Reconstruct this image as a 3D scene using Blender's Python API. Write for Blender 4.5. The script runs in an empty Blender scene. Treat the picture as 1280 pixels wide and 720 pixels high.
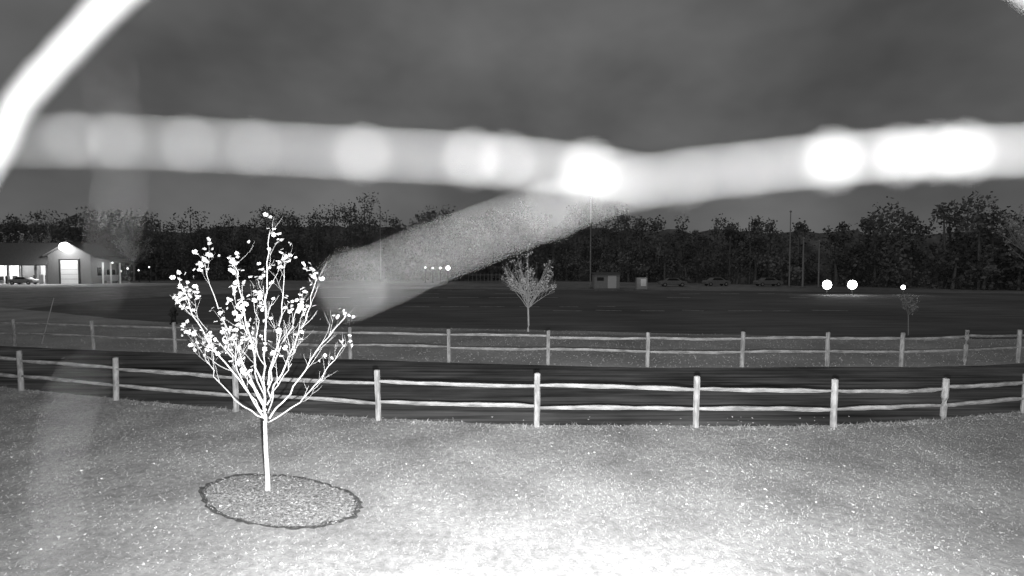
import bpy, math, random
import numpy as np
from mathutils import Vector, Matrix
random.seed(7); rng=np.random.default_rng(7)
scene=bpy.context.scene
scene.view_settings.view_transform='Standard'; scene.view_settings.look='None'; scene.view_settings.exposure=0

# ---------------------------------------------------------------- materials
def mat(name,c1,c2=None,scale=5,detail=6,stretch=(1,1,1),rough=.9,bump=0,bscale=None,emit=0,spots=None,lo=.35,hi=.65):
    m=bpy.data.materials.new(name); m.use_nodes=True
    nt=m.node_tree; N=nt.nodes; L=nt.links; b=N['Principled BSDF']
    b.inputs['Roughness'].default_value=rough
    b.inputs['Specular IOR Level'].default_value=.15
    c2=c1 if c2 is None else c2
    tc=N.new('ShaderNodeTexCoord'); mp=N.new('ShaderNodeMapping'); mp.inputs['Scale'].default_value=stretch
    L.new(tc.outputs['Object'],mp.inputs['Vector'])
    n=N.new('ShaderNodeTexNoise'); n.inputs['Scale'].default_value=scale; n.inputs['Detail'].default_value=detail; n.inputs['Roughness'].default_value=.65
    L.new(mp.outputs[0],n.inputs['Vector'])
    r=N.new('ShaderNodeValToRGB'); e=r.color_ramp.elements
    e[0].position=lo; e[0].color=(c1,c1,c1,1); e[1].position=hi; e[1].color=(c2,c2,c2,1)
    L.new(n.outputs['Fac'],r.inputs[0]); out=r.outputs[0]
    if spots:
        n2=N.new('ShaderNodeTexNoise'); n2.inputs['Scale'].default_value=spots[0]; n2.inputs['Detail'].default_value=4
        L.new(tc.outputs['Object'],n2.inputs['Vector'])
        r2=N.new('ShaderNodeMapRange'); r2.inputs[1].default_value=.3; r2.inputs[2].default_value=.7
        r2.inputs[3].default_value=spots[1]; r2.inputs[4].default_value=spots[2]
        L.new(n2.outputs['Fac'],r2.inputs[0])
        mx=N.new('ShaderNodeMix'); mx.data_type='RGBA'; mx.blend_type='MULTIPLY'; mx.inputs[0].default_value=1
        L.new(out,mx.inputs[6]); L.new(r2.outputs[0],mx.inputs[7]); out=mx.outputs[2]
    L.new(out,b.inputs['Base Color'])
    if bump:
        n3=N.new('ShaderNodeTexNoise'); n3.inputs['Scale'].default_value=bscale or scale*3; n3.inputs['Detail'].default_value=5
        L.new(mp.outputs[0],n3.inputs['Vector'])
        bp=N.new('ShaderNodeBump'); bp.inputs['Strength'].default_value=bump; bp.inputs['Distance'].default_value=.03
        L.new(n3.outputs['Fac'],bp.inputs['Height']); L.new(bp.outputs[0],b.inputs['Normal'])
    if emit:
        b.inputs['Emission Color'].default_value=(1,1,1,1); b.inputs['Emission Strength'].default_value=emit
    return m
M=dict(
 lawn=mat('lawn_grass',.27,.45,scale=10,spots=(.8,.66,1.12),bump=.35,bscale=40),
 blade=mat('grass_blade',.28,.44,scale=5,spots=(.8,.68,1.12)),
 verge=mat('verge_grass',.36,.48,scale=7,spots=(.35,.65,1.1),bump=.3,bscale=20),
 vblade=mat('verge_blade',.34,.46,scale=3),
 field=mat('far_field',.2,.36,scale=.8,spots=(.05,.6,1.3)),
 lit_ground=mat('painted_lit_ground',.35,.5,scale=3,spots=(.3,.7,1.1)),  # pale tone stands in for lamplight on the ground by the garage
 road=mat('asphalt_lane',.04,.22,scale=2.0,stretch=(.12,1.6,1),bump=.3,bscale=20,spots=(.35,.45,1.3)),
 lot=mat('asphalt_lot',.11,.19,scale=1.2,stretch=(.15,1,1),spots=(.1,.7,1.25)),
 paint=mat('worn_white_paint',.25,.7,scale=3),
 mulch=mat('mulch',.14,.42,scale=26,bump=1,bscale=40,lo=.36,hi=.6),
 soil=mat('bare_soil',.06,.15,scale=25,bump=1),
 bark=mat('young_bark',.42,.66,scale=22,stretch=(1,1,.25),bump=.3),
 leaf=mat('pale_leaf',.5,.78,scale=10),
 sbark=mat('sapling_bark',.14,.2,scale=10), sleaf=mat('sapling_leaf',.15,.25,scale=10),
 dleaf=mat('fallen_leaf',.55,.8,scale=10),
 wood=mat('weathered_wood',.2,.5,scale=9,stretch=(1,1,.3),bump=.6,bscale=30),
 rail=mat('weathered_rail',.2,.5,scale=9,stretch=(.25,1,1),bump=.6,bscale=30),
 foliage=mat('distant_foliage',.1,.27,scale=.3,spots=(.12,.65,1.35)),
 trunk=mat('dark_bark',.14,.24,scale=3),
 wall=mat('painted_siding',.16,.22,scale=3,stretch=(1,1,6)),
 roof=mat('roof_shingle',.11,.16,scale=6),
 door=mat('white_door',.75,.8,scale=4),
 metal=mat('pole_metal',.3,.4,scale=4,rough=.5),
 dark=mat('dark_metal',.04,.06,scale=5,rough=.5),
 glass=mat('dark_glass',.02,.03,scale=3,rough=.1),
 car=mat('car_paint',.2,.26,scale=3,rough=.3),
 silk=mat('dewy_silk',.7,.8,scale=900),
 lamp=mat('lamp_lens',.8,emit=14),
 lampdim=mat('small_lamp_lens',.8,emit=3),
)
# ---------------------------------------------------------------- helpers
def obj(name,V,F,m,parent=None,smooth=False,loc=(0,0,0)):
    me=bpy.data.meshes.new(name); me.from_pydata([tuple(v) for v in V],[],F); me.update()
    me.materials.append(m)
    if smooth: me.polygons.foreach_set('use_smooth',[True]*len(me.polygons))
    o=bpy.data.objects.new(name,me); scene.collection.objects.link(o); o.location=loc
    if parent: o.parent=parent
    return o
def empty(name,loc=(0,0,0),rot=0):
    e=bpy.data.objects.new(name,None); scene.collection.objects.link(e); e.location=loc; e.rotation_euler[2]=rot; e.empty_display_size=.2
    return e
def tube(V,F,pts,rad,n=7):
    pts=[Vector(p) for p in pts]; base=len(V)
    for i,p in enumerate(pts):
        d=(pts[min(i+1,len(pts)-1)]-pts[max(i-1,0)])
        if d.length<1e-9: d=Vector((0,0,1))
        d.normalize(); a=d.orthogonal() if abs(d.z)>.999 else d.cross(Vector((0,0,1))).normalized(); a.normalize(); b=d.cross(a)
        for k in range(n):
            t=2*math.pi*k/n; V.append(tuple(p+(a*math.cos(t)+b*math.sin(t))*rad[i]))
    for i in range(len(pts)-1):
        for k in range(n):
            k2=(k+1)%n; F.append((base+i*n+k,base+i*n+k2,base+(i+1)*n+k2,base+(i+1)*n+k))
    F.append(tuple(base+k for k in range(n))[::-1]); F.append(tuple(base+(len(pts)-1)*n+k for k in range(n)))
def box(V,F,x0,x1,y0,y1,z0,z1):
    b=len(V); V+=[(x0,y0,z0),(x1,y0,z0),(x1,y1,z0),(x0,y1,z0),(x0,y0,z1),(x1,y0,z1),(x1,y1,z1),(x0,y1,z1)]
    F+=[(b,b+3,b+2,b+1),(b+4,b+5,b+6,b+7),(b,b+1,b+5,b+4),(b+1,b+2,b+6,b+5),(b+2,b+3,b+7,b+6),(b+3,b,b+4,b+7)]
def bx(name,x0,x1,y0,y1,z0,z1,m,parent=None,bev=0):
    V=[];F=[];box(V,F,x0,x1,y0,y1,z0,z1); o=obj(name,V,F,m,parent)
    if bev:
        md=o.modifiers.new('b','BEVEL'); md.width=bev; md.segments=2
    return o
def smooth_line(P,step=.5,wob=0):
    P=[Vector((p[0],p[1],0)) for p in P]; out=[]
    for i in range(len(P)-1):
        p0=P[max(i-1,0)];p1=P[i];p2=P[i+1];p3=P[min(i+2,len(P)-1)]
        n=max(2,int((p2-p1).length/step))
        for k in range(n):
            t=k/n
            q=.5*((2*p1)+(p2-p0)*t+(2*p0-5*p1+4*p2-p3)*t*t+(-p0+3*p1-3*p2+p3)*t**3)
            out.append((q.x,q.y+random.uniform(-wob,wob)))
    out.append((P[-1].x,P[-1].y)); return out
def sheet(name,poly,z,m):
    return obj(name,[(x,y,z) for x,y in poly],[tuple(range(len(poly)))],m)

# ---------------------------------------------------------------- ground
ground=obj('ground',[(-900,-60,-.03),(900,-60,-.03),(900,1200,-.03),(-900,1200,-.03)],[(0,1,2,3)],M['field'])
near_posts=[(-18.4,14.9),(-15.5,13.8),(-12.42,12.86),(-9.28,11.9),(-5.96,10.97),(-2.72,10.33),(.485,9.9),(3.58,9.86),(6.28,9.9),(8.78,10.33),(10.96,10.85),(13.7,11.8),(16.6,12.9)]
near_h=[1.02,1.02,1.0,1.0,.99,1.02,1.04,.99,.93,.86,.84,.84,.85]
far_posts=[(-27,22),(-23.4,21.2),(-19.8,20.3),(-15.96,19.45),(-12.4,18.75),(-9.02,17.9),(-5.54,17.45),(-2.09,16.85),(1.16,16.4),(4.26,16.0),(7.23,16.0),(10.0,16.15),(12.27,16.05),(14.5,16.3),(16.6,16.7),(19.4,17.2),(22.3,17.8)]
edge=smooth_line([(x,y+.12) for x,y in near_posts],.18,.04)
lawn_poly=[(-40,-20),(40,-20),(40,20)]+edge[::-1]+[(-40,22)]
sheet('lawn',lawn_poly,0,M['lawn'])
lane=smooth_line([(-60,33),(-40,27),(-18,20.5),(-5,17.3),(5,16),(16,16.6),(30,20),(60,28)],1.5)
lane_poly=[(-60,20),(-40,16),(-18,12),(0,8),(16,10),(60,12)]+lane[::-1]
sheet('access_road',lane_poly,-.018,M['road'])
vn=smooth_line([(-60,31),(-40,25.5),(-27,21.7)]+[(x,y-.15) for x,y in far_posts[1:]]+[(30,19.6),(60,25)],.5,.05)
vf=smooth_line([(-70,52),(-39.7,39.7),(-20,29.2),(-8.9,27.2),(0,25.8),(9.7,23.9),(22,22.3),(34,23.5),(60,30)],.8,.12)
sheet('grass_verge',vn+vf[::-1],-.004,M['verge'])
sheet('parking_lot',[(-34,27),(-20,26),(0,22),(25,20),(70,24),(75,60),(20,72),(-28,80),(-40,50)],-.022,M['lot'])
sheet('painted_lit_yard',smooth_line([(-115,84),(-90,80),(-68,84),(-62,92),(-66,104)],2,.4)+[(-80,110),(-115,110)],-.02,M['lit_ground'])  # paler sheet: lamplit ground before the garage, painted as colour
V=[];F=[]
def stripe(x0,y0,x1,y1,w=.16):
    d=Vector((x1-x0,y1-y0)); d.normalize(); n=Vector((-d.y,d.x))*w/2; b=len(V)
    V.extend([(x0-n.x,y0-n.y,-.016),(x1-n.x,y1-n.y,-.016),(x1+n.x,y1+n.y,-.016),(x0+n.x,y0+n.y,-.016)]); F.append((b,b+1,b+2,b+3))
for y,x0 in ((37.5,3),(41.5,-9)):
    for i in range(7):
        x=x0+i*3.2
        if random.random()<.75: stripe(x,y+random.uniform(-.4,.4),x+random.uniform(1.2,2.4),y-.3,.28)
for y in (54,62,72):
    for i in range(12):
        x=-20+i*4.5+random.uniform(-.5,.5)
        if random.random()<.6: stripe(x,y,x+random.uniform(2,3.4),y,.5)
obj('parking_lot_markings',V,F,M['paint'])

bed=(-3.14,6.75); BA=Vector((1.09,-.07)); BB=Vector((-.5,.79)); det=BA.x*BB.y-BA.y*BB.x
def inpoly(X,Y,poly):
    P=np.array(poly); ins=np.zeros(len(X),bool); j=len(P)-1
    for i in range(len(P)):
        c=((P[i,1]>Y)!=(P[j,1]>Y))&(X<(P[j,0]-P[i,0])*(Y-P[i,1])/(P[j,1]-P[i,1]+1e-12)+P[i,0]); ins^=c; j=i
    return ins
def blades(name,n,x0,x1,y0,y1,poly,h,w,m,z=0,keep=None,power=1):
    X=rng.uniform(x0,x1,n); Y=y0+(y1-y0)*rng.uniform(0,1,n)**power
    k=inpoly(X,Y,poly)
    if keep is not None: k&=keep(X,Y)
    X=X[k];Y=Y[k];n=len(X)
    cl=.6+.4*np.sin(X*1.7+np.sin(Y*2.3)*2)*np.sin(Y*1.9+X*.6)
    a=rng.uniform(0,2*np.pi,n); hh=h*rng.uniform(.35,1.1,n)*(.75+.4*cl); ww=w*rng.uniform(.6,1.3,n)
    lx=rng.normal(0,1.1,n)*hh; ly=rng.normal(0,1.1,n)*hh
    P=np.zeros((n,3,3)); P[:,0]=np.c_[X-np.cos(a)*ww,Y-np.sin(a)*ww,np.full(n,z)]; P[:,1]=np.c_[X+np.cos(a)*ww,Y+np.sin(a)*ww,np.full(n,z)]; P[:,2]=np.c_[X+lx,Y+ly,z+hh]
    me=bpy.data.meshes.new(name); me.vertices.add(3*n); me.vertices.foreach_set('co',P.reshape(-1)); me.loops.add(3*n); me.loops.foreach_set('vertex_index',np.arange(3*n)); me.polygons.add(n); me.polygons.foreach_set('loop_start',np.arange(0,3*n,3)); me.polygons.foreach_set('loop_total',np.full(n,3)); me.update(calc_edges=True); me.materials.append(m)
    o=bpy.data.objects.new(name,me); scene.collection.objects.link(o)
def notbed(X,Y):
    dx=X-bed[0]; dy=Y-bed[1]; p=(dx*BB.y-dy*BB.x)/det; q_=(BA.x*dy-BA.y*dx)/det
    return (p*p+q_*q_)>1.03**2
blades('lawn_grass_blades',150000,-15,14,3.6,13.4,lawn_poly,.02,.007,M['blade'],keep=notbed)
ver=vn+vf[::-1]
blades('verge_grass_blades',20000,-26,24,15.8,30,ver,.045,.015,M['vblade'],z=-.004)
ln=np.array(edge)
blades('fence_line_grass_tufts',40000,-15,14,9.4,13.6,lawn_poly,.06,.008,M['blade'],keep=lambda X,Y:np.interp(X,ln[:,0],ln[:,1])-Y<.3)

V=[];F=[]
for i in range(520):
    y=random.uniform(4.2,10.5); x=random.uniform(-1.0,1.0)*y*1.05
    if random.random()<.3: x=random.gauss(3.5,2)
    s=random.uniform(.01,.028); a=random.uniform(0,6.28); b=len(V); z=.025+random.uniform(0,.012)
    for k in range(5):
        t=a+k*1.2566; r=s*(1 if k%2 else .6); V.append((x+r*math.cos(t),y+r*math.sin(t),z+random.uniform(-.008,.012)))
    F.append(tuple(range(b,b+5)))
obj('fallen_leaves',V,F,M['dleaf'])

# mulch bed with cut edge
def bp_(r,t): 
    c=BA*(r*math.cos(t))+BB*(r*math.sin(t)); return bed[0]+c.x,bed[1]+c.y
V=[(bed[0],bed[1],.03)];F=[];R=5;n=96
wob=[1+.018*math.sin(3*i*2*math.pi/n+1)+.012*math.sin(7*i*2*math.pi/n)+random.uniform(-.015,.015) for i in range(n)]
for r in range(1,R+1):
    for i in range(n):
        t=2*math.pi*i/n; rr=.97*r/R*(wob[i] if r==R else 1)
        V.append((*bp_(rr,t),.03-.022*(r/R)**2+random.uniform(-.006,.01)))
for i in range(n): F.append((0,1+i,1+(i+1)%n))
for r in range(R-1):
    for i in range(n): F.append((1+r*n+i,1+(r+1)*n+i,1+(r+1)*n+(i+1)%n,1+r*n+(i+1)%n))
obj('mulch_bed',V,F,M['mulch'],smooth=True)
V=[];F=[]
for i in range(n):
    t=2*math.pi*i/n; w=random.uniform(-.01,.05)
    for rr in (random.uniform(.92,.965)*wob[i],(1.0+w)*wob[i]): V.append((*bp_(rr,t),.02))
for i in range(n): j=(i+1)%n; F.append((2*i,2*i+1,2*j+1,2*j))
obj('mulch_bed_edging',V,F,M['soil'])
V=[];F=[]
for i in range(2600):
    r=.99*math.sqrt(random.random()); t=random.uniform(0,6.28); s=random.uniform(.008,.024); a=random.uniform(0,6.28)
    x,y=bp_(r,t); z=.034-.02*r*r; dx=s*math.cos(a); dy=s*math.sin(a); b=len(V)
    V+=[(x-dx,y-dy,z),(x+dy*.3,y-dx*.3,z+random.uniform(0,.02)),(x+dx,y+dy,z+random.uniform(0,.02)),(x-dy*.3,y+dx*.3,z+.005)]; F.append((b,b+1,b+2,b+3))
obj('mulch_chips',V,F,M['mulch'])

# ---------------------------------------------------------------- fences
def fence(name,posts,hs,rails,pr=.065,rr=.045):
    root=empty(name)
    for i,(x,y) in enumerate(posts):
        V=[];F=[]; h=hs[i]; tx=random.uniform(-.02,.02)+(.02*x/8); ty=random.uniform(-.02,.02)
        pts=[];rad=[]
        for k in range(6):
            t=k/5; pts.append((x+tx*t+random.uniform(-.004,.004),y+ty*t,-.1+(h+.1)*t)); rad.append(pr*random.uniform(.93,1.07))
        pts.append((x+tx,y+ty,h+.015)); rad.append(pr*.7)
        tube(V,F,pts,rad,8); obj('post_%d'%i,V,F,M['wood'],root)
    for i in range(len(posts)-1):
        for j,rh in enumerate(rails):
            V=[];F=[]; p=Vector((*posts[i],rh*hs[i]+random.uniform(-.03,.03))); q=Vector((*posts[i+1],rh*hs[i+1]+random.uniform(-.03,.03)))
            d=(q-p).normalized(); pts=[];rad=[]; sag=random.uniform(-.02,.03); off=Vector((0,random.uniform(-.03,.03),0))
            for k in range(9):
                t=k/8; pts.append(p+(q-p)*t-Vector((0,0,sag*4*t*(1-t)))+off*math.sin(math.pi*t)+Vector((0,0,random.uniform(-.008,.008))))
                rad.append(rr*random.uniform(.8,1.2)*(1 if 0<k<8 else .6))
            tube(V,F,pts,rad,6); obj('rail_%d_%d'%(i,j),V,F,M['rail'],root)
fence('split_rail_fence',near_posts,near_h,(.77,.37),.06,.042)
fence('split_rail_fence',far_posts,[1.08+random.uniform(-.03,.03) for _ in far_posts],(.83,.45),.065,.045)

# ---------------------------------------------------------------- young trees
def leafs(V,F,p,d,size,n):
    for _ in range(n):
        q=p+Vector((random.gauss(0,1),random.gauss(0,1),random.gauss(0,1)))*size*.5
        u=Vector((random.gauss(0,1),random.gauss(0,1),random.gauss(0,.7)-.3)).normalized(); w=u.orthogonal().normalized(); w.rotate(Matrix.Rotation(random.uniform(0,6.28),3,u))
        s=size*random.uniform(.6,1.1); b=len(V)
        nn=u.cross(w)*s*.12
        sh=[(0,0),(.25,.38),(.5,.28),(.72,.42),(1,0),(.72,-.42),(.5,-.28),(.25,-.38)]
        for a,c in sh: V.append(tuple(q+u*a*s+w*c*s+nn*(abs(c)*3)))
        F.append((b,b+1,b+2,b+3,b+4)); F.append((b,b+4,b+5,b+6,b+7))
def resample(P,n):
    P=[Vector(p) for p in P]; out=[]
    for i in range(len(P)-1):
        p0=P[max(i-1,0)];p1=P[i];p2=P[i+1];p3=P[min(i+2,len(P)-1)]
        for k in range(n):
            t=k/n; out.append(.5*((2*p1)+(p2-p0)*t+(2*p0-5*p1+4*p2-p3)*t*t+(-p0+3*p1-3*p2+p3)*t**3))
    out.append(P[-1]); return out
def young_tree(name,base,trunk,limbs,r0,twig,leafsize,ntw=7,sides=7,bark='bark',leaf='leaf',spread=(.5,1.0)):
    root=empty(name,base); V=[];F=[];LV=[];LF=[]
    tp=resample(trunk,4); tube(V,F,tp,[r0*(1.35 if i==0 else 1-.35*i/len(tp)) for i in range(len(tp))],10)
    for (pts,r,lp) in limbs:
        P=resample(pts,5); P=[p+Vector((random.gauss(0,1),random.gauss(0,1),0))*twig*.025 for p in P]
        n=len(P); rad=[r*(1-.8*i/(n-1)) for i in range(n)]
        tube(V,F,P,rad,sides)
        def twigrec(p,d,L,r,depth):
            q=p; pp=[p]; dd=d.copy()
            for k in range(4):
                dd=(dd+Vector((random.gauss(0,.14),random.gauss(0,.14),.16))).normalized(); q=q+dd*L/4; pp.append(q)
                if depth>0 and k in(0,1,2) and random.random()<.55:
                    s=dd.orthogonal().normalized(); s.rotate(Matrix.Rotation(random.uniform(0,6.28),3,dd))
                    twigrec(q,(dd+s*.8).normalized(),L*random.uniform(.4,.65),r*.6,depth-1)
            tube(V,F,pp,[r,r*.85,r*.7,r*.55,r*.35],4)
            if random.random()<lp:
                leafs(LV,LF,q,dd,leafsize,random.choice((1,2,3,4)))
                if random.random()<.3: leafs(LV,LF,pp[2],dd,leafsize,1)
        for k in range(ntw):
            i=int(n*random.uniform(.28,.95)); i=min(i,n-2); d=(P[i+1]-P[i]).normalized()
            s=d.orthogonal().normalized(); s.rotate(Matrix.Rotation(random.uniform(0,6.28),3,d))
            twigrec(P[i],(d+s*random.uniform(*spread)).normalized(),twig*random.uniform(.5,1.1)*(1.15-.5*i/n),max(rad[i]*.5,r*.12),1)
        if random.random()<lp+.2: leafs(LV,LF,P[-1],Vector((0,0,1)),leafsize,4)
    obj('trunk_and_branches',V,F,M[bark],root,smooth=True)
    if LV: obj('leaves',LV,LF,M[leaf],root)
def q(u,v,y):
    t=7.08+y; return ((u-640)/640*t+3.38,y,3.1-(v-335)/640*t)
L=[ # outline sketch of each limb, depth spread, radius, leaf density
 ([(334,527),(308,482),(270,432),(243,385),(230,346)],-.35,.015,.75),
 ([(331,505),(300,440),(276,380),(260,326)],.4,.014,.85),
 ([(333,490),(318,430),(306,370),(300,326)],-.7,.014,.8),
 ([(334,527),(333,470),(336,400),(338,340),(342,288)],.05,.021,.6),
 ([(335,480),(350,430),(357,370),(359,320)],.55,.013,.75),
 ([(337,500),(365,440),(388,390),(400,346)],-.5,.014,.4),
 ([(337,522),(370,482),(405,430),(436,392)],.3,.015,.15),
 ([(337,527),(375,502),(408,465),(434,428)],-.25,.013,.1),
 ([(333,522),(290,492),(265,455),(250,428)],.3,.012,.45),
 ([(334,512),(306,462),(265,412),(233,380)],.65,.013,.65),
 ([(336,505),(346,450),(370,400),(380,362)],.85,.013,.25),
 ([(334,500),(322,455),(325,400),(318,350)],.9,.012,.6),
 ([(336,515),(350,480),(366,450),(372,425)],-.85,.011,.25),
 ([(333,515),(312,485),(296,445),(286,410)],-.85,.011,.5)]
limbs=[]
for pts,dy,r,lp in L:
    n=len(pts); limbs.append(([q(u,v,dy*(i/(n-1))**.9) for i,(u,v) in enumerate(pts)],r,lp))
young_tree('young_maple_tree',(-3.38,6.97,0),[(0,0,-.02),(.0,0,.25),(-.02,.01,.6),(-.02,0,1.0)],limbs,.036,.5,.075,ntw=7,spread=(.35,.75))
def vase(h,w,z0,n,r,lp,seed):
    random.seed(seed); out=[([(0,0,z0),(0.02,0,z0+(h-z0)*.35),(-.02,.02,z0+(h-z0)*.7),(0,0,h*.98)],r,lp)]
    for i in range(n):
        a=i*2.4+random.uniform(-.3,.3); f=random.uniform(0,.5)*(i/n)+.0; zb=z0+(h-z0)*f
        k=random.uniform(.6,1)*w/2; e=z0+(h-z0)*random.uniform(.35,.95)*(1-.25*(k/(w/2)))+.1
        out.append(([(0,0,zb),(k*.35*math.cos(a),k*.35*math.sin(a),zb+(e-zb)*.35),(k*.75*math.cos(a),k*.75*math.sin(a),zb+(e-zb)*.7),(k*math.cos(a),k*math.sin(a),max(e,zb+.3))],r*.55,lp))
    return out
young_tree('young_maple_tree',(.775,24.6,0),[(0,0,-.02),(.02,0,.5),(0,0,1.25)],vase(4.2,2.9,1.1,34,.035,.2,3),.055,.55,.08,ntw=10,sides=5)
young_tree('sapling',(17.0,21.9,0),[(0,0,-.02),(.02,0,.4),(0,0,1.1)],vase(1.95,.55,1.0,7,.018,.7,5),.028,.22,.09,ntw=4,sides=4,bark='sbark',leaf='sleaf')
for nm,b,h,w,sd in (('bare_tree',(-101,112,0),13.5,10,11),('bare_tree',(-93,126,0),14,9,12),('bare_tree',(70,69,0),11.8,8,13),('bare_tree',(-112,108,0),13.5,10,14)):
    young_tree(nm,b,[(0,0,-.1),(.1,0,1.5),(0,0,3.5)],vase(h,w,3.2,26,.16,.3,sd),.22,2.2,.35,ntw=8,sides=5)
random.seed(99)
# ---------------------------------------------------------------- distant treeline
V=[];F=[]
LC=[];LR=[]
def crown(x,y,h,w,nl=None):
    tube(V,F,[(x,y,0),(x+random.uniform(-.3,.3),y,h*.4),(x+random.uniform(-.6,.6),y,h*.8)],[.28,.2,.08],5)
    for i in range(nl or random.randint(12,17)):
        t=random.uniform(.12,1.0); ww=w*.5*max(.05,math.sin(math.pi*min(1,(t*.78+.17))))**.6
        a=random.uniform(0,6.28); r=ww*random.uniform(.2,.8)*(1 if t<.85 else .35)
        LC.append((x+r*math.cos(a),y+r*math.sin(a),h*(t*.88))); LR.append(random.uniform(.13,.24)*w)
prof=[(-190,150,22),(-150,135,21),(-122,132,20),(-100,132,17.5),(-88,130,19),(-75,132,20),(-55,132,20.5),(-40,132,21),(-28,132,18.5),(-18,130,21),(0,128,20),(20,122,18.5),(36,112,16.5),(46,100,15.5),(55,90,14.2),(62,82,13.2),(68,76,12.8),(75,70,11.8),(95,68,12),(125,70,12)]
PX=np.array(prof,float)
cur=-185
while cur<125:
    y=np.interp(cur,PX[:,0],PX[:,1]); h=np.interp(cur,PX[:,0],PX[:,2]); near=y<100
    g=1+.09*math.sin(cur*.11)+.06*math.sin(cur*.29+1)
    for layer in range(2):
        hh=h*g*random.uniform(.8,1.06)*(1 if layer==0 else 1.03); crown(cur+random.uniform(-1.5,1.5),y+layer*7+random.uniform(-2,2),hh,hh*random.uniform(.42,.66))
    crown(cur+random.uniform(-2,2),y-3,h*random.uniform(.2,.55),h*.4,8)
    cur+=random.uniform(2.6,4.4)*(.75 if near else 1)
LC=np.array(LC);LR=np.array(LR); per=52; n=len(LC)*per
C=np.repeat(LC,per,0); Rr=np.repeat(LR,per)
D=rng.normal(0,1,(n,3))*np.array([1,1,.8]); D/=np.linalg.norm(D,axis=1)[:,None]; C=C+D*(Rr*rng.uniform(.4,1.15,n))[:,None]
U=rng.normal(0,1,(n,3)); U/=np.linalg.norm(U,axis=1)[:,None]; T=np.cross(U,rng.normal(0,1,(n,3))); T/=np.linalg.norm(T,axis=1)[:,None]
s=rng.uniform(.12,.38,n)[:,None]
P=np.stack([C-U*s,C+T*s*.7,C+U*s,C-T*s*.7],1)
me=bpy.data.meshes.new('distant_treeline'); me.vertices.add(4*n); me.vertices.foreach_set('co',P.reshape(-1)); me.loops.add(4*n); me.loops.foreach_set('vertex_index',np.arange(4*n)); me.polygons.add(n); me.polygons.foreach_set('loop_start',np.arange(0,4*n,4)); me.polygons.foreach_set('loop_total',np.full(n,4)); me.update(calc_edges=True); me.materials.append(M['foliage'])
tl=bpy.data.objects.new('distant_treeline',me); scene.collection.objects.link(tl)
obj('treeline_trunks',V,F,M['trunk'],tl)
V=[];F=[]
xs=np.arange(-190,126,2.0)
for i,x in enumerate(xs):
    y=np.interp(x,PX[:,0],PX[:,1]); h=np.interp(x,PX[:,0],PX[:,2])*.74+random.uniform(-.7,.7)
    V+= [(x,y+11,-.1),(x,y+13,h*.6),(x,y+16,h),(x,y+60,h)]
for i in range(len(xs)-1):
    for k in range(3): F.append((4*i+k,4*i+4+k,4*i+5+k,4*i+1+k))
obj('wooded_hill',V,F,M['foliage'])

# ---------------------------------------------------------------- barn / garage
B=empty('lit_garage_building')
def prism(name,x0,x1,y0,y1,ze,zr,axis,m,parent,t=.25,ov=.5):
    V=[];F=[]
    if axis=='y':
        xm=(x0+x1)/2; sl=(zr-ze)/(xm-x0)
        for (a,za,b,zb) in ((x0-ov,ze-ov*sl,xm,zr),(x1+ov,ze-ov*sl,xm,zr)):
            k=len(V); V+=[(a,y0-ov,za),(b,y0-ov,zb),(b,y1+ov,zb),(a,y1+ov,za),(a,y0-ov,za+t),(b,y0-ov,zb+t),(b,y1+ov,zb+t),(a,y1+ov,za+t)]
            F+=[(k,k+1,k+2,k+3),(k+4,k+7,k+6,k+5),(k,k+4,k+5,k+1),(k+1,k+5,k+6,k+2),(k+2,k+6,k+7,k+3),(k+3,k+7,k+4,k)]
    else:
        ym=(y0+y1)/2; sl=(zr-ze)/(ym-y0)
        for (a,za,b,zb) in ((y0-ov,ze-ov*sl,ym,zr),(y1+ov,ze-ov*sl,ym,zr)):
            k=len(V); V+=[(x0-ov,a,za),(x0-ov,b,zb),(x1,b,zb),(x1,a,za),(x0-ov,a,za+t),(x0-ov,b,zb+t),(x1,b,zb+t),(x1,a,za+t)]
            F+=[(k,k+1,k+2,k+3),(k+4,k+7,k+6,k+5),(k,k+4,k+5,k+1),(k+1,k+5,k+6,k+2),(k+2,k+6,k+7,k+3),(k+3,k+7,k+4,k)]
    return obj(name,V,F,m,parent)
x0,x1,y0,y1=-90.6,-82.2,100,106.5
V=[(x0,y0,0),(x1,y0,0),(x1,y0,5.6),((x0+x1)/2,y0,7.9),(x0,y0,5.6),(x0,y1,0),(x1,y1,0),(x1,y1,5.6),((x0+x1)/2,y1,7.9),(x0,y1,5.6)]
F=[(0,1,2,3,4),(5,9,8,7,6),(1,6,7,2),(0,4,9,5)]
obj('garage_walls',V,F,M['wall'],B)
prism('garage_roof',x0,x1,y0,y1,5.62,7.95,'y',M['roof'],B)
bx('garage_door',-88.0,-84.6,99.88,99.97,.02,4.6,M['door'],B)
for k in range(1,5): bx('door_seam_%d'%k,-88.0,-84.6,99.85,99.877,k*.92,k*.92+.06,M['metal'],B)
bx('door_frame_left',-88.3,-88.03,99.8,99.98,0,4.85,M['dark'],B); bx('door_frame_right',-84.57,-84.3,99.8,99.98,0,4.85,M['dark'],B); bx('door_header',-88.02,-84.58,99.8,99.98,4.63,4.85,M['dark'],B)
bx('side_window',-82.18,-82.1,101.5,102.8,1.6,3.2,M['glass'],B); bx('side_door',-82.18,-82.1,103.8,104.8,0,2.4,M['door'],B)
bx('wing_back_wall',-112,-90.62,105.5,105.8,0,4.6,M['door'],B)
bx('wing_left_wall',-112.3,-112.02,100.5,105.8,0,4.6,M['wall'],B)
bx('bay_divider',-97.2,-97,101,105.48,0,4.2,M['wall'],B)
prism('wing_roof',-112.3,-90.3,100,106,4.3,7.9,'x',M['roof'],B,ov=.6)
bx('wing_header',-112,-90.65,100.1,100.3,3.85,4.3,M['wall'],B)
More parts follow.
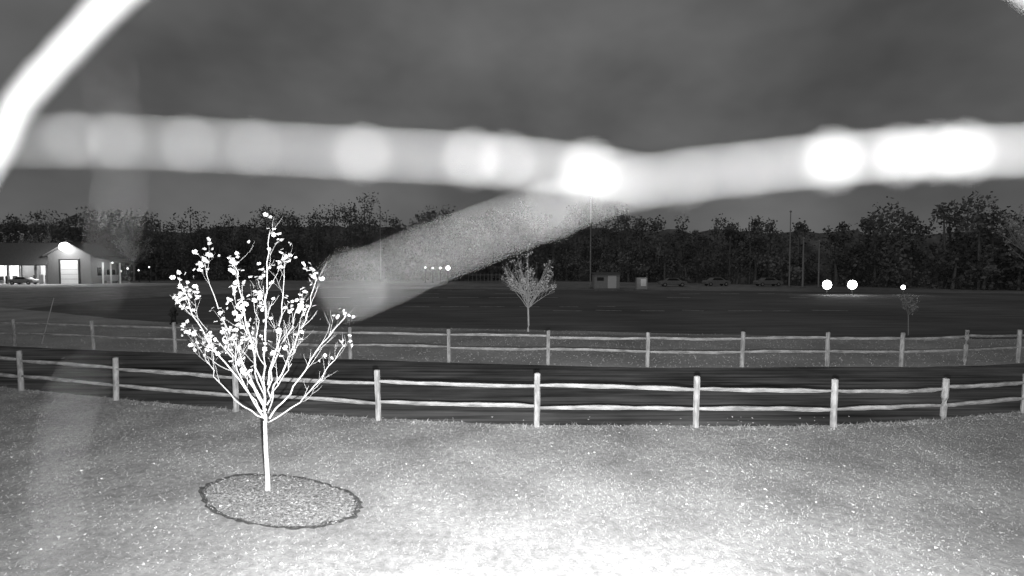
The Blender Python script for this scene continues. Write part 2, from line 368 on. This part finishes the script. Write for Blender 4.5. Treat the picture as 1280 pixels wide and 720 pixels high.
for i,x in enumerate((-109,-105,-101.5,-98.6,-95.8,-93.2,-91)): bx('wing_post_%d'%i,x-.14,x+.14,100.1,100.35,0,3.83,M['wall'],B)
for i in range(18):
    x=random.uniform(-108,-91.5); w=random.uniform(.4,1.1); ys=101+i*.22; bx('stored_item_%d'%i,x,x+w,ys,ys+.2,0,random.uniform(.5,1.9),random.choice((M['metal'],M['dark'],M['wall'])),B,.04)
obj('lean_to_roof',[(-82.1,100.6,5.2),(-77,100.6,4.1),(-77,106,4.1),(-82.1,106,5.2),(-82.1,100.6,5.35),(-77,100.6,4.25),(-77,106,4.25),(-82.1,106,5.35)],[(0,3,2,1),(4,5,6,7),(0,1,5,4),(1,2,6,5),(2,3,7,6),(3,0,4,7)],M['roof'],B)
for i,x in enumerate((-80.6,-79,-77.2)): bx('lean_to_post_%d'%i,x-.1,x+.1,100.8,101,0,4.2,M['door'],B)
bx('tractor_body',-81.4,-79.8,102,104,.5,1.7,M['metal'],B,.1); bx('tractor_cab',-81.1,-80.2,102.4,103.6,1.72,2.8,M['glass'],B,.1)
def sphere(name,loc,r,m,parent=None,sc=(1,1,1)):
    import bmesh
    bm=bmesh.new(); bmesh.ops.create_uvsphere(bm,u_segments=16,v_segments=10,radius=r); me=bpy.data.meshes.new(name); bm.to_mesh(me); bm.free(); me.materials.append(m)
    for p in me.polygons: p.use_smooth=True
    o=bpy.data.objects.new(name,me); scene.collection.objects.link(o); o.location=loc; o.scale=sc
    if parent: o.parent=parent
    return o
def light(name,loc,P,typ='POINT',r=.3,parent=None):
    l=bpy.data.lights.new(name,typ); l.energy=P; l.shadow_soft_size=r; o=bpy.data.objects.new(name,l); scene.collection.objects.link(o); o.location=loc
    if parent: o.parent=parent
    return o
sphere('floodlight_lens',(-86.4,99.1,7.2),.85,M['lamp'],B); bx('floodlight_bracket',-86.5,-86.3,99.6,99.98,7.0,7.2,M['dark'],B)
light('floodlight_glow',(-86.4,96.5,6.6),1500,r=.3,parent=B)
for i,x in enumerate((-106.5,-100.5,-94)): 
    bx('bay_lamp_%d'%i,x-.5,x+.5,102.6,102.8,4.2,4.3,M['lamp'],B); light('bay_light_%d'%i,(x,102.4,3.7),900,parent=B)
light('lean_to_light',(-79.5,102,3.7),200,parent=B); sphere('lean_to_lamp',(-79.5,102,4.15),.15,M['lampdim'],B)

def low_lamp(name,x,y,z,r,P,m='lamp'):
    e=empty(name,(x,y,0)); V=[];F=[]; tube(V,F,[(0,0,0),(0,0,z-r*.5)],[.06,.05],8); obj('stand',V,F,M['dark'],e)
    bx('base',-.25,.25,-.2,.2,0,.06,M['dark'],e,.01)
    bx('housing',-r*1.05,r*1.05,.02,.3,z-r*.9,z+r*.9,M['dark'],e,.04)
    sphere('lens',(0,-.04,z),r,M[m],e,(1,.5,1))
    if P: light('lamp',(0,-.6,z),P,parent=e,r=.15)
low_lamp('floodlight',36.8,59.8,1.15,.52,60); low_lamp('floodlight',39.75,59.8,1.15,.52,60)
low_lamp('floodlight',45.7,59.8,.85,.24,20)
for u,z,r in ((-18.6,3.2,.2),(-17.0,3.1,.2),(-15.4,3.1,.22),(-13.75,3.1,.42)):
    low_lamp('yard_lamp',u,110,z,r,0,'lampdim' if r<.3 else 'lamp')
for x,y,z,r in ((-84,112,3.0,.2),(-81.6,112,2.6,.16),(-85.5,112,2.4,.2),(-80,113,3.3,.16)): low_lamp('yard_lamp',x,y,z,r,0,'lampdim')

def pole(name,x,y,h,r,cap=True):
    e=empty(name,(x,y,0)); V=[];F=[]; tube(V,F,[(0,0,0),(0,0,h*.5),(0,0,h)],[r,r*.85,r*.6],8); obj('shaft',V,F,M['metal'],e)
    V=[];F=[]; tube(V,F,[(0,0,0),(0,0,.15)],[r*3,r*2.6],10); obj('footing',V,F,M['wall'],e)
    if cap: sphere('finial',(0,0,h+r),r*1.5,M['metal'],e)
pole('flagpole',12.1,79,13.7,.11); pole('flagpole',-30.5,119,17,.13)
pole('utility_pole',45.5,84,12.2,.12); pole('utility_pole',46,81,7.6,.14); pole('utility_pole',48.5,81,7.2,.12)
e=empty('leaning_marker_stake',(-19.2,20.8,0)); V=[];F=[]; tube(V,F,[(0,0,0),(.55,0,1.85)],[.02,.014],6); obj('rod',V,F,M['metal'],e)
V=[];F=[]; tube(V,F,[(.551,0,1.852),(.562,0,1.885)],[.02,.012],8); obj('cap',V,F,M['metal'],e)
e=empty('fire_hydrant',(-18.7,28.2,0)); V=[];F=[]
tube(V,F,[(0,0,0),(0,0,.08),(0,0,.09),(0,0,.7),(0,0,.71),(0,0,.78),(0,0,.9),(0,0,.96)],[.2,.2,.13,.13,.18,.17,.1,.03],12); obj('barrel',V,F,M['dark'],e)
V=[];F=[]; tube(V,F,[(-.24,0,.55),(.24,0,.55)],[.07,.07],8); tube(V,F,[(0,-.22,.5),(0,0,.5)],[.09,.09],8); obj('outlets',V,F,M['dark'],e)
e=empty('equipment_shed',(14.3,77,0))
bx('walls',-1.9,1.9,0,2.2,0,2.1,M['metal'],e); bx('door',.1,1.4,-.06,-.003,.05,1.95,M['door'],e); bx('vent',-1.5,-.5,-.05,-.003,1.2,1.7,M['dark'],e)
obj('roof',[(-2.1,-.3,2.1),(2.1,-.3,2.1),(2.1,2.5,2.35),(-2.1,2.5,2.35),(-2.1,-.3,2.2),(2.1,-.3,2.2),(2.1,2.5,2.45),(-2.1,2.5,2.45)],[(0,3,2,1),(4,5,6,7),(0,1,5,4),(1,2,6,5),(2,3,7,6),(3,0,4,7)],M['roof'],e)
e=empty('utility_cabinet',(18.3,72,0))
bx('cabinet',-.75,.75,0,.8,.12,1.75,M['metal'],e,.03); bx('panel',-.2,.55,-.05,-.003,.55,1.55,M['door'],e); bx('plinth',-.85,.85,-.1,.9,0,.115,M['wall'],e)
light('lamp',(.1,-1.5,1.9),14,parent=e,r=.1)
def car(x,y,rot):
    e=empty('parked_car',(x,y,0),rot)
    side=[(-2.2,.35),(-2.25,.75),(-2.0,.95),(-1.3,1.0),(-.8,1.42),(.6,1.45),(1.25,1.02),(2.1,.88),(2.25,.6),(2.2,.35)]
    n=len(side); V=[(a,-.85+(.12 if z>1.1 else 0),z) for a,z in side]+[(a,.85-(.12 if z>1.1 else 0),z) for a,z in side]
    F=[tuple(range(n))[::-1],tuple(range(n,2*n))]+[(i,(i+1)%n,(i+1)%n+n,i+n) for i in range(n)]
    o=obj('body',V,F,M['car'],e); md=o.modifiers.new('b','BEVEL'); md.width=.04; md.segments=2
    for s in (-1,1):
        obj('side_glass',[(-1.15,s*.87,1.02),(1.0,s*.87,1.02),(.5,s*.76,1.38),(-.72,s*.76,1.38)],[(0,1,2,3)],M['glass'],e)
        for a in (-1.4,1.4):
            V=[];F=[]; tube(V,F,[(a,s*.7,.33),(a,s*.88,.33)],[.33,.33],16); obj('wheel',V,F,M['dark'],e)
            V=[];F=[]; tube(V,F,[(a,s*.88,.33),(a,s*.9,.33)],[.18,.17],12); obj('hub',V,F,M['metal'],e)
car(44,88,.05); car(35.5,89,.1); car(-92.5,97,.1); car(27,86,-.1)
V=[];F=[]
for i in range(14): tube(V,F,[(-10+i*.9,118,0),(-10+i*.9,118,1.9)],[.07,.06],5)
tube(V,F,[(-10,118,1.5),(1.7,118,1.5)],[.05,.05],5)
obj('distant_post_fence',V,F,M['metal'])

# ---------------------------------------------------------------- spider silk spun across the camera housing
W=empty('spider_web',(0,0,3.1)); mm=.001
def strand(name,pts,rad,beads,seed,sides=8):
    random.seed(seed); P=resample(pts,14); n=len(P); V=[];F=[]
    R=[np.interp(i/(n-1),[a for a,b in rad],[b for a,b in rad])*random.uniform(.93,1.07) for i in range(n)]
    tube(V,F,P,R,sides); obj(name,V,F,M['silk'],W,smooth=True)
    for (x,y,z,r) in beads: sphere(name+'_dew_drop',(x,y,z),r*mm,M['silk'],W)
strand('strand_a',[(-.085,.055,.0135),(-.055,.055,.0135),(-.0378,.055,.0133),(-.0206,.055,.0124),(-.0069,.0555,.0118),(.005,.056,.0109),(.0135,.0565,.0098),(.02,.058,.009)],
 [(0,.1*mm),(.2,.14*mm),(.55,.2*mm),(.7,.26*mm),(.8,.26*mm),(.9,.15*mm),(1,.05*mm)],
 [(-.0468,.055,.01362,.5),(-.0421,.055,.0135,.5),(-.0344,.055,.0131,.55),(-.0275,.055,.0128,.5),(-.0159,.055,.0121,.75),(-.0043,.055,.0116,.85),(-.0005,.055,.0113,.75),(.0082,.0555,.0103,1.15)],1)
strand('strand_b',[(.085,.056,.0135),(.056,.056,.0127),(.0429,.056,.0123),(.0315,.056,.0114),(.0184,.055,.0098),(.010,.054,.0081),(.0018,.051,.0050),(-.007,.047,.0014),(-.0135,.044,-.0016),(-.0145,.0425,-.0022)],
 [(0,.3*mm),(.2,.4*mm),(.3,.34*mm),(.38,.22*mm),(.5,.17*mm),(.65,.15*mm),(.8,.11*mm),(.93,.08*mm),(1,.04*mm)],
 [(.0346,.056,.0116,1.25),(.042,.056,.0121,1.0),(.0459,.056,.0124,.95),(.049,.056,.0125,1.1),(.0255,.056,.0106,.55),(.019,.055,.0097,.5),(.0039,.051,.0057,.5),(-.0137,.044,-.0014,.45)],2)
strand('strand_c',[(-.125,.11,.0),(-.1095,.11,.024),(-.105,.11,.034),(-.093,.11,.047),(-.081,.11,.0585),(-.062,.11,.072)],[(0,1.0*mm),(.5,2.0*mm),(1,2.2*mm)],[],3)
strand('strand_d',[(.088,.1,.066),(.0965,.1,.0545),(.115,.1,.044)],[(0,1.5*mm),(1,1.5*mm)],[],4)
strand('strand_e',[(-.039,.05,.02),(-.038,.05,.008),(-.0402,.05,-.001),(-.0415,.05,-.004)],[(0,.01*mm),(.5,.03*mm),(1,.005*mm)],[],5,5)
strand('strand_f',[(-.0405,.05,-.009),(-.0435,.05,-.013),(-.045,.05,-.02),(-.0462,.05,-.032)],[(0,.01*mm),(.3,.03*mm),(1,.03*mm)],[(-.0425,.05,-.012,.12)],6,5)

# ---------------------------------------------------------------- light
ir=light('infrared_illuminator',(.05,.14,2.85),10500,'SPOT',.03); ir.data.spot_size=math.radians(160); ir.data.spot_blend=1; ir.rotation_euler=(math.radians(97),0,math.radians(-3))
ir2=light('infrared_illuminator',(.1,.14,2.85),260,'SPOT',.03); ir2.data.spot_size=math.radians(34); ir2.data.spot_blend=1
d=Vector((1.35,5.7,0))-Vector((.1,.14,2.85)); ir2.rotation_euler=d.to_track_quat('-Z','Y').to_euler()
led=light('infrared_led',(.012,-.06,3.12),5.2,'POINT',.01)
sun=bpy.data.lights.new('added_moonlight','SUN'); sun.energy=.14; sun.angle=math.radians(.5); sun.color=(1,.98,.96); so=bpy.data.objects.new('added_moonlight',sun); scene.collection.objects.link(so); so.rotation_euler=(math.radians(50),0,math.radians(-40))  # unseen moon, added to give the tree clumps light and dark sides
w=bpy.data.worlds.new('World'); scene.world=w; w.use_nodes=True; nt=w.node_tree; N=nt.nodes; K=nt.links; bg=N['Background']
sky=N.new('ShaderNodeTexSky'); sky.sky_type='NISHITA'; sky.sun_disc=False; sky.sun_elevation=math.radians(40); sky.sun_rotation=math.radians(140)
bw=N.new('ShaderNodeRGBToBW'); K.new(sky.outputs[0],bw.inputs[0])
tc=N.new('ShaderNodeTexCoord'); mp=N.new('ShaderNodeMapping'); mp.inputs['Scale'].default_value=(1,1,1.6); K.new(tc.outputs['Generated'],mp.inputs[0])
no=N.new('ShaderNodeTexNoise'); no.inputs['Scale'].default_value=2.6; no.inputs['Detail'].default_value=4; no.inputs['Roughness'].default_value=.5; K.new(mp.outputs[0],no.inputs['Vector'])
mr=N.new('ShaderNodeMapRange'); mr.inputs[1].default_value=.3; mr.inputs[2].default_value=.7; mr.inputs[3].default_value=.06; mr.inputs[4].default_value=.145; K.new(no.outputs['Fac'],mr.inputs[0])
ml=N.new('ShaderNodeMath'); ml.operation='MULTIPLY'; ml.inputs[1].default_value=.002; K.new(bw.outputs[0],ml.inputs[0])
ad=N.new('ShaderNodeMath'); ad.operation='ADD'; K.new(ml.outputs[0],ad.inputs[0]); K.new(mr.outputs[0],ad.inputs[1])
K.new(ad.outputs[0],bg.inputs['Color']); bg.inputs['Strength'].default_value=1

# ---------------------------------------------------------------- camera
cam=bpy.data.cameras.new('camera'); co=bpy.data.objects.new('camera',cam); scene.collection.objects.link(co); scene.camera=co
co.location=(0,0,3.1); co.rotation_euler=(math.radians(90-2.236),0,0)
cam.sensor_width=36; cam.lens=18; cam.clip_start=.005; cam.clip_end=3000
cam.dof.use_dof=True; cam.dof.focus_distance=14; cam.dof.aperture_fstop=3.0
